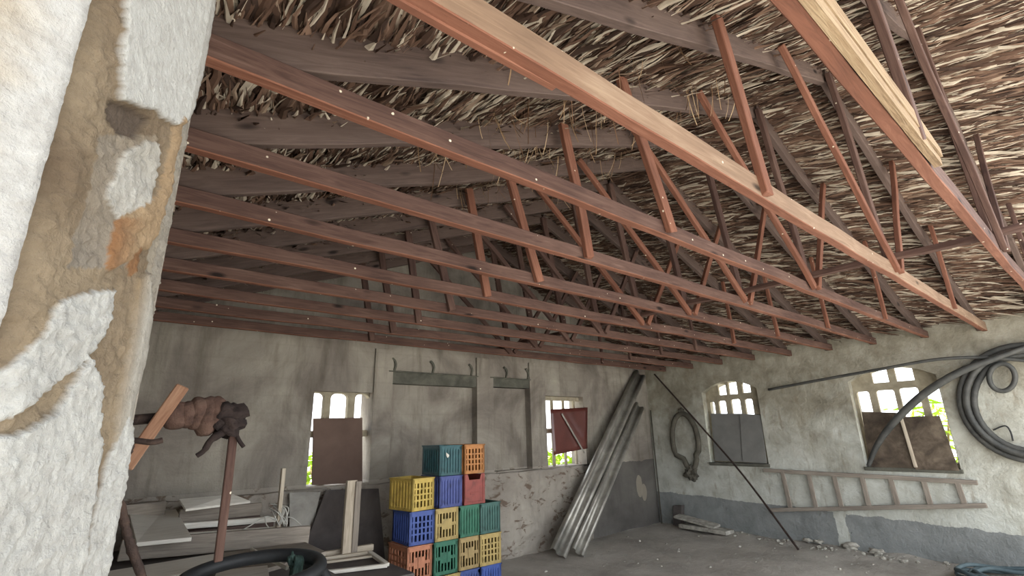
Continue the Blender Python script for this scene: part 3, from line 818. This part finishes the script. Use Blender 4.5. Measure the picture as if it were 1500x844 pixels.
# ------------------------------------------------------------------ things on the right wall
# collapsed rubber ring on a nail
r = empty('rubber_ring', (W-.06, 5.45, .85), 'grey rubber ring hanging as a long oval beside the corner window', 'rubber ring')
pts = []
for i in range(36):
    a = math.tau*i/36; rr = 1
    y = 5.46+.27*math.sin(a)*(1 if math.cos(a) > -.5 else .8); z = 1.50+.50*math.cos(a)
    if math.cos(a) < -.6: y = 5.40+(y-5.46)*.8
    pts.append((W-.055, y, z))
b = MB(); b.tube(pts, .048, 10, closed=True); b.build('ring_body', M['tube_grey'], r)
b = MB(); b.blob((W-.07, 5.40, .93), (.07, .12, .12), .5, 2.4, 3, 4); b.build('knot', M['tube_grey'], r)
b = MB(); b.blob((W-.05, 5.47, 2.05), (.04, .06, .07), .3, 2, 3, 8); b.build('hanging_loop', M['tube_grey'], r)
# ladder hung level on the wall
r = empty('wooden_ladder', (W-.06, 2.7, .75), 'grey wooden ladder hung sideways on the right wall under the arched windows', 'ladder')
A0, A1 = at(1118, 689, 0, W-.05), at(1432, 707, 0, W-.05); B0, B1 = at(1128, 747, 0, W-.06), at(1446, 741, 0, W-.06)
board('rail', A0, A1, .055, .04, M['grey_wood'], r); board('rail', B0, B1, .055, .04, M['grey_wood'], r)
for u in (1146, 1184, 1221, 1262, 1304, 1352, 1402):
    t_ = at(u, 689+(u-1118)*18/314, 0, W-.055); bt = at(u+12, 746-(u-1128)*.018, 0, W-.055)
    board('rung', t_, bt, .06, .025, M['grey_wood'], r, upv=(0, 1, 0))
# heavy black hose: a coil on the wall, two free ends
hose = empty('hose_coil', (W-.1, .9, 1.8), 'thick black hose coiled on the right wall with one end trailing over the arched window', 'hose')
def ringpts(cu, cv, ru, rv, off, n=40, a0=0, a1=math.tau, tilt=0):
    out = []
    for i in range(n+1):
        a = a0+(a1-a0)*i/n; du, dv = ru*math.cos(a), rv*math.sin(a)
        out.append(at(cu+du*math.cos(tilt)-dv*math.sin(tilt), cv+du*math.sin(tilt)+dv*math.cos(tilt), 0, W-off))
    return out
for ru, rv, off, cu in ((108, 84, .06, 1513), (98, 76, .11, 1512), (86, 70, .07, 1512)):
    b = MB(); b.tube(ringpts(cu, 591, ru, rv, off, tilt=.22)[:-1], .036, 10, closed=True); b.build('hose_loop', M['hose'], hose)
b = MB(); b.tube(ringpts(1468, 553, 19, 20, .12)[:-1], .028, 10, closed=True); b.build('hose_loop', M['hose'], hose)
pts = smoothpath([at(1272, 683, 0, W-.10), at(1285, 652, 0, W-.13), at(1310, 618, 0, W-.17), at(1350, 580, 0, W-.22), at(1400, 548, 0, W-.24), at(1450, 528, 0, W-.20), at(1515, 505, 0, W-.12), at(1560, 492, 0, W-.08)], 8)
n = len(pts); b = MB(); b.tube(pts, [.026+.022*math.sin(math.pi*min(1, i/n*1.2)) for i in range(n)], 10); b.build('hose_end', M['hose'], hose)
b = MB(); b.tube(smoothpath([at(1126, 571, 0, W-.04), at(1200, 557, 0, W-.16), at(1290, 541, 0, W-.22), at(1370, 527, 0, W-.22), at(1440, 524, 0, W-.15), at(1520, 530, 0, W-.1)], 8), .021, 10)
b.build('hose_end', M['hose'], hose)
b = MB(); b.tube(smoothpath([at(1455, 630, 0, W-.04), at(1472, 624, 0, W-.06), at(1480, 632, 0, W-.06), at(1484, 646, 0, W-.05)], 6), .009, 6); b.build('tie_wire', M['rubber'], hose)
# flat coil of dusty hose on the floor
hose2 = empty('floor_hose_coil', (7.9, 1.35, 0), 'dusty blue-grey hose coiled flat on the floor below the black hose', 'hose')
for k, (rx, ry, dx, dy, z) in enumerate(((.42, .62, 0, 0, .035), (.36, .54, .03, -.04, .05), (.40, .58, -.03, .03, .085), (.30, .46, .02, 0, .07))):
    b = MB(); b.tube([(8.08+dx+rx*math.cos(a*math.tau/40), 1.12+dy+ry*math.sin(a*math.tau/40), z+.012*math.sin(a*.9+k)) for a in range(40)], .024, 8, closed=True)
    b.build('hose_loop', M['coil_blue'], hose2)

# ------------------------------------------------------------------ corner bits and rubble
slab('brick_block', [at(986, 741, 0, W-.12), at(998, 741, 0, W-.12), at(998, 772, 0, W-.12), at(986, 771, 0, W-.12)], .10, M['dark_panel'],
     'dark hollow brick standing by the far corner', 'brick', (1, 0, 0))
tag(board('broken_slab', (8.50, 5.72, .20), (8.50, 4.95, .10), .22, .035, M['stone'], upv=(1, 0, .1)), 'pale broken slab lying on top beside the dark brick', 'slab')
tag(board('broken_slab', (8.47, 5.60, .06), (8.45, 4.70, .05), .26, .06, M['stone'], upv=(1, 0, 0)), 'pale broken slab lying on the floor beside the dark brick', 'slab')
b = MB()
for k in range(170):
    near = random.random() < .55
    if near: x, y = W-random.uniform(.02, .35), random.uniform(1.5, 5.2)
    else: x, y = random.uniform(4.5, 8.5), random.uniform(2.5, 5.9)
    s = random.choice([.005, .007, .01, .014, .022])*(1.3 if near else 1); b.blob((x, y, fz(x, y)+s*.3), (s*1.4, s, s*.7), .5, 1.6, 1, k)
tag(b.build('rubble', M['stone']), 'small pale rubble scattered over the dirt floor and along the right wall', 'rubble', kind='stuff')
for k, (u, v, s, lab) in enumerate(((1253, 797, .075, 'pale stone at the foot of the right wall below the ladder'), (1284, 808, .06, 'long pale stone nearest the floor hose at the wall foot'),
                                    (1192, 788, .045, 'small pale stone where the long rod meets the floor'), (1228, 782, .045, 'plaster lump under the white streak on the grey dado'))):
    p = at(u, v, 2, .05); p.x = min(p.x, W-s*.8); b = MB(); b.blob((p.x, p.y, .05), (s*.8, s*1.5, s*.6), .45, 1.8, 3, k+20)
    tag(b.build('stone', M['stone'], smooth=True), lab, 'stone')

# ------------------------------------------------------------------ left pile on a bench
def pz(u, v, z): return at(u, v, 2, z)
bn = empty('timber_bench', (.95, 5.1, 0), 'low timber bench under the heap of boards on the left', 'bench')
ZB = .80
b = MB(); b.span((.12, 3.4, ZB-.05), (1.46, 6.05, ZB)); b.build('bench_top', M['dark_panel'], bn, bevel=.006)
for x, y in ((.25, 3.55), (1.36, 3.55), (.25, 5.9), (1.36, 5.9)): board('leg', (x, y, 0), (x, y, ZB-.05), .08, .08, M['dark_wood'], bn, upv=(1, 0, 0))
def flat(name, px, z, t, mat, label, cat, group='boards heaped on the bench'):
    zz = z if isinstance(z, (list, tuple)) else [z]*len(px)
    pts = [at(u, v, 2, q) for (u, v), q in zip(px, zz)]
    b = MB(); b.prism(pts, (0, 0, -t)); return tag(b.build(name, mat, bevel=.003), label, cat, group)
def plank(px0, px1, y0, y1, w, t, mat, label, upv=(0, 0, 1), name='plank', group='boards heaped on the bench'):
    return tag(board(name, at(*px0, 1, y0), at(*px1, 1, y1), w, t, mat, upv=upv), label, 'plank', group)
plank((175, 806), (452, 783), 5.15, 5.15, .15, .06, M['grey_wood'], 'long heavy grey timber along the front of the board heap')
flat('door_panel', [(188, 747), (251, 734), (281, 787), (200, 795)], [1.115, 1.115, .985, .985], .03, M['white_wood'], 'pale square panel tilted over the left of the board heap', 'panel')
plank((262, 756), (382, 746), 5.75, 5.75, .12, .05, M['grey_wood'], 'short grey timber at the back of the board heap')
flat('door_panel', [(262, 731), (342, 724), (367, 734), (272, 746)], [1.205, 1.205, 1.135, 1.135], .02, M['white_wood'], 'thin pale sheet lying topmost at the back of the heap', 'panel')
plank((200, 776), (408, 760), 5.55, 5.55, .05, .06, M['white_wood'], 'upper of two white battens in the board heap')
plank((200, 788), (402, 775), 5.38, 5.38, .035, .06, M['white_wood'], 'lower of two white battens in the board heap')
def bearer(px0, px1, y, t, lab):
    a, c = at(*px0, 1, y), at(*px1, 1, y); z = min(a.z, c.z)
    a.z = c.z = (ZB+z)/2; tag(board('plank', a, c, z-ZB, t, M['dark_wood']), lab, 'plank', 'boards heaped on the bench')
bearer((230, 759), (380, 754), 5.75, .06, 'dark timber under the short grey timber at the back')
bearer((230, 772), (400, 764), 5.55, .06, 'dark timber under the upper white batten')
bearer((230, 784), (400, 778), 5.38, .06, 'dark timber under the lower white batten')
plank((170, 775), (240, 765), 5.95, 5.95, .38, .04, M['grey_wood'], 'grey board standing behind the pale tilted panel')
flat('white_board', [(150, 838), (315, 811), (314, 832), (120, 866)], ZB+.045, .03, M['white_wood'], 'whitewashed board lying on the bench left of the rubber tube', 'board')
flat('grey_board', [(322, 810), (447, 794), (478, 808), (330, 850)], ZB+.03, .03, M['grey_wood'], 'flat grey board lying on the bench behind the rubber tube', 'board')
flat('white_board', [(318, 836), (392, 828), (400, 880), (300, 880)], ZB+.05, .02, M['white_wood'], 'white board seen through the ring of the black rubber tube', 'board')
plank((436, 820), (546, 802), 5.30, 5.32, .06, .05, M['pale_wood'], 'peeling pale timber lying behind the upright post')
tag(board('stick', at(368, 804, 2, ZB+.05), at(421, 833, 2, ZB+.07), .025, .02, M['white_wood']), 'short whitish stick lying across the grey board', 'stick')
# post
pst = empty('wooden_post', at(510, 812, 1, 5.22), 'rough pale wooden post standing upright in front of the dark panel', 'post')
board('post_board', at(507, 813, 1, 5.22), at(516, 703, 1, 5.22), .105, .05, M['pale_wood'], pst, upv=(1, 0, 0), rough_end=.012)
board('post_board', at(517, 811, 1, 5.20), at(524, 705, 1, 5.20), .06, .05, M['grey_wood'], pst, upv=(1, 0, 0))
# thin stick with a bundle of cable
ck = empty('thin_stake', at(408, 770, 1, 5.4), 'thin pale stake standing in the board heap', 'stake')
board('stake_board', at(405, 795, 1, 5.28), at(415, 686, 1, 5.28), .035, .05, M['pale_wood'], ck, upv=(1, 0, 0)); 
b = MB()
for k in range(9):
    p0 = at(400+random.uniform(-6, 6), 742+random.uniform(-5, 5), 1, 5.35); p1 = at(412+random.uniform(-4, 12), 768+random.uniform(-3, 5), 1, 5.25)
    mid = (p0+p1)/2+V((random.uniform(-.03, .08), -.05, random.uniform(-.02, .06)))
    b.tube(smoothpath([p0, mid, p1], 6), .006, 6)
b.tube(smoothpath([at(340, 786, 1, 5.2), at(370, 768, 1, 5.2), at(390, 757, 1, 5.25), at(403, 762, 1, 5.25)], 6), .006, 6)
b.tube(smoothpath([at(388, 757, 1, 5.2), at(390, 768, 1, 5.2), at(396, 775, 1, 5.2)], 6), .005, 6)
b.tube(smoothpath([at(418, 757, 1, 5.25), at(430, 760, 1, 5.2), at(443, 771, 1, 5.2)], 6), .005, 6)
tag(b.build('cable_bundle', M['wire']), 'tangle of whitish cable draped around the thin stake', 'cable')
# open wooden frame lying flat
fr = empty('open_sash', at(505, 825, 2, .60), 'open pale wooden sash lying at the foot of the post', 'sash')
Q = [at(447, 822, 2, .605), at(541, 810, 2, .605), at(567, 828, 2, .605), at(456, 841, 2, .605)]
for a, c, m in ((0, 1, 'pale_wood'), (1, 2, 'white_wood'), (2, 3, 'white_wood'), (3, 0, 'pale_wood')): board('sash_rail', Q[a], Q[c], .03, .045, M[m], fr)
board('cross_rail', Q[0].lerp(Q[3], .33), Q[1].lerp(Q[2], .25), .02, .05, M['pale_wood'], fr)
# trestle box the frame and post stand on
bx = empty('wooden_chest', (1.9, 4.9, 0), 'dark low chest under the wooden sash and post', 'chest')
MB().span((1.52, 4.25, .05), (2.30, 5.48, .56)).build('chest_body', M['dark_panel'], bx, bevel=.01)
MB().span((1.50, 4.23, .55), (2.33, 5.50, .58)).build('chest_lid', M['dark_panel'], bx, bevel=.008)
for x in (1.58, 2.24):
    for y in (4.32, 5.40): MB().span((x-.04, y-.04, -.01), (x+.04, y+.04, .06)).build('foot', M['dark_wood'], bx)
# black inner tube tied with rope
tb = empty('inner_tube', at(368, 845, 1, 3.75), 'black rubber tube ring tied with green rope at the bottom left', 'rubber tube')
tp = at(368, 818, 1, 3.92); c = V((tp.x-.04, 3.66, ZB+.115)); ex = V((.37, -.10, .02)); ey = V((.04, .26, tp.z-c.z)); pts = []
for i in range(48):
    a = math.tau*i/48; pts.append(c+ex*math.cos(a)+ey*math.sin(a))
b = MB(); b.tube(pts, .042, 12, closed=True); b.build('tube_ring', M['rubber'], tb)
c2 = at(470, 866, 1, 3.6); b = MB(); b.tube(smoothpath([at(432, 828, 1, 3.8), at(452, 826, 1, 3.75), at(470, 836, 1, 3.65), at(482, 856, 1, 3.6)], 8), .036, 10); b.build('tube_end', M['rubber'], tb)
b = MB()
for k in range(4):
    o = at(429+k*3, 834, 1, 3.70); b.tube([o+V((.012*math.sin(t*.9), .05*math.cos(t*.78), .07*math.sin(t*.78))) for t in range(9)], .012, 8)
b.blob(at(427, 820, 1, 3.72), (.025, .025, .035), .4, 2, 3, 5)
b.build('rope_binding', M['rope'], tb)
# dark door panel leaning under the left window; pale metal sheet beside it
slab('door_leaf', [at(478, 718, 1, 6.06), at(555, 716, 1, 6.06), at(566, 838, 1, 5.80), at(444, 806, 1, 5.80)], .03, M['dark_panel'], 'dark brown panel leaning on the wall below the left window', 'panel')
slab('metal_plate', [at(424, 722, 1, 6.09), at(470, 720, 1, 6.09), at(452, 800, 1, 5.90), at(424, 800, 1, 5.90)], .006, M['metal'], 'dull grey metal plate leaning left of the dark panel', 'plate')

# ------------------------------------------------------------------ pole with rags near the left wall
YP = 2.7
r = empty('rag_pole', (XL, YP, 1.3), 'dark pole sticking out of the left wall, wrapped in brown rags', 'pole')
b = MB(); b.tube(smoothpath([at(150, 621, 1, YP), at(190, 616, 1, YP), at(250, 611, 1, YP), at(340, 606, 1, YP)], 5), .022, 8); b.build('pole_shaft', M['rust'], r)
b = MB()
for u, v, sx, sz, k in ((258, 609, .06, .062, 1), (276, 607, .055, .06, 2), (291, 606, .055, .075, 3), (303, 610, .05, .095, 4), (315, 605, .055, .075, 5)):
    b.blob(at(u, v, 1, YP), (sx, .06, sz), .08, 1.6, 3, k)
b.build('rag_wrap', M['rag'], r, smooth=True)
b = MB(); b.blob(at(333, 610, 1, YP), (.075, .07, .07), .45, 2.4, 3, 9); b.blob(at(334, 621, 1, YP), (.06, .06, .06), .5, 2.4, 3, 11)
b.tube(smoothpath([at(332, 630, 1, YP-.03), at(310, 644, 1, YP-.03), at(299, 660, 1, YP-.03), at(288, 668, 1, YP-.03)], 5), [.018]*5+[.014]*5+[.011]*6, 8)
b.tube(smoothpath([at(343, 626, 1, YP-.03), at(349, 643, 1, YP-.03), at(357, 655, 1, YP-.03)], 5), .009, 8)
b.build('rag_knot', M['rag_dark'], r, smooth=True)
o = board('hanging_stick', at(341, 632, 1, YP), at(320, 822, 1, YP+.15), .036, .03, M['red_wood'], upv=(1, 0, 0)); tag(o, 'brown stick hanging straight down from the rag-wrapped pole', 'stick')
o = board('wooden_peg', at(268, 566, 1, YP-.05), at(184, 686, 1, YP-.05), .052, .035, M['peg_wood'], upv=(1, 0, .5)); tag(o, 'orange-brown stick slanting across the rag-wrapped pole', 'stick')
YR = 1.75
r = empty('iron_bar', at(200, 844, 1, YR), 'rusty bent iron bar hanging along the peeling wall edge', 'bar')
pts = smoothpath([at(188, 650, 1, YR), at(177, 668, 1, YR), at(172, 700, 1, YR), at(178, 745, 1, YR), at(190, 795, 1, YR), at(208, 846, 1, YR), at(222, 900, 1, YR)], 9)
b = MB(); b.tube(pts, [.011+.005*mn.noise(V((i*1.7, 0, 0))) for i in range(len(pts))], 8); b.build('bar_shaft', M['rust'], r)
b = MB(); b.tube(smoothpath([at(160, 647, 1, YR), at(190, 645, 1, YR), at(222, 648, 1, YR-.02), at(238, 645, 1, YR-.02)], 5), .008, 8); b.build('hook', M['rust'], r)
b = MB(); b.blob(at(178, 662, 1, YR), (.022, .02, .04), .5, 2.2, 3, 3); b.build('eye', M['rust'], r)

# ------------------------------------------------------------------ green plants outside
def bush(x, y, h, rad, label, n=900, palm=False):
    r = empty('bush', (x, y, -.12), label, 'bush', 'bushes outside the windows')
    b = MB()
    for k in range(5):
        a = k*1.26; b.tube(smoothpath([(x, y, -.12), (x+.2*rad*math.cos(a), y+.2*rad*math.sin(a), h*.4), (x+.6*rad*math.cos(a), y+.6*rad*math.sin(a), h*.8)], 4), [.03-.002*q for q in range(9)], 6)
    b.build('stem', M['stem'], r)
    vs, fs = [], []
    for k in range(n):
        d = V((random.gauss(0, 1), random.gauss(0, 1), random.gauss(0, 1))).normalized()*random.uniform(.55, 1)
        c = V((x+d.x*rad, y+d.y*rad, h*.55+d.z*h*.45)); l = random.uniform(.08, .2)*(2 if palm else 1); wd = l*(.12 if palm else .3)
        ax = V((random.gauss(0, 1), random.gauss(0, 1), random.gauss(0, .6)-.2)).normalized(); sd = ax.cross(V((random.random(), random.random(), 1))).normalized()
        i = len(vs); vs += [c, c+ax*l*.5+sd*wd, c+ax*l, c+ax*l*.5-sd*wd]; fs.append((i, i+1, i+2, i+3))
    me = bpy.data.meshes.new('foliage'); me.from_pydata([tuple(v) for v in vs], [], fs); me.materials.append(M['leaf'])
    o = bpy.data.objects.new('foliage', me); COL.objects.link(o); o.parent = r; o.matrix_local = r.matrix_basis.inverted()
bush(3.3, 9.2, 1.55, .9, 'green bush outside the left window of the back wall')
bush(8.6, 8.9, 1.35, .9, 'green bush outside the right window of the back wall')
bush(12.2, 6.9, 1.85, .9, 'green bush outside the arched window near the corner')
bush(11.6, 2.35, 2.15, .95, 'yellow-green palm bush outside the near arched window', 700, True)

# ------------------------------------------------------------------ light and camera
wd = bpy.data.worlds.new('sky'); SC.world = wd; wd.use_nodes = True
bg = wd.node_tree.nodes['Background']
bg.inputs['Color'].default_value = (.90, .95, 1.0, 1); bg.inputs['Strength'].default_value = 1.0
sun = bpy.data.lights.new('sun', 'SUN'); sun.energy = 5.0; sun.angle = .02; sun.color = (1, .985, .95)
so = bpy.data.objects.new('sun', sun); COL.objects.link(so)
so.rotation_euler = V((.18, .36, -.92)).to_track_quat('-Z', 'Y').to_euler()
cam = bpy.data.cameras.new('camera'); co = bpy.data.objects.new('camera', cam); COL.objects.link(co)
cam.sensor_width = 36; cam.lens = FPX/1500*36; cam.clip_start = .02
co.matrix_world = Matrix.Translation(CAM) @ Matrix((rt, up, -fw)).transposed().to_4x4()
SC.camera = co
SC.view_settings.view_transform = 'Standard'; SC.view_settings.look = 'None'
SC.view_settings.exposure = 2.1; SC.view_settings.gamma = 1; SC.view_settings.use_curve_mapping = False
SC.cycles.use_denoising = True; SC.cycles.max_bounces = 10; SC.cycles.diffuse_bounces = 7
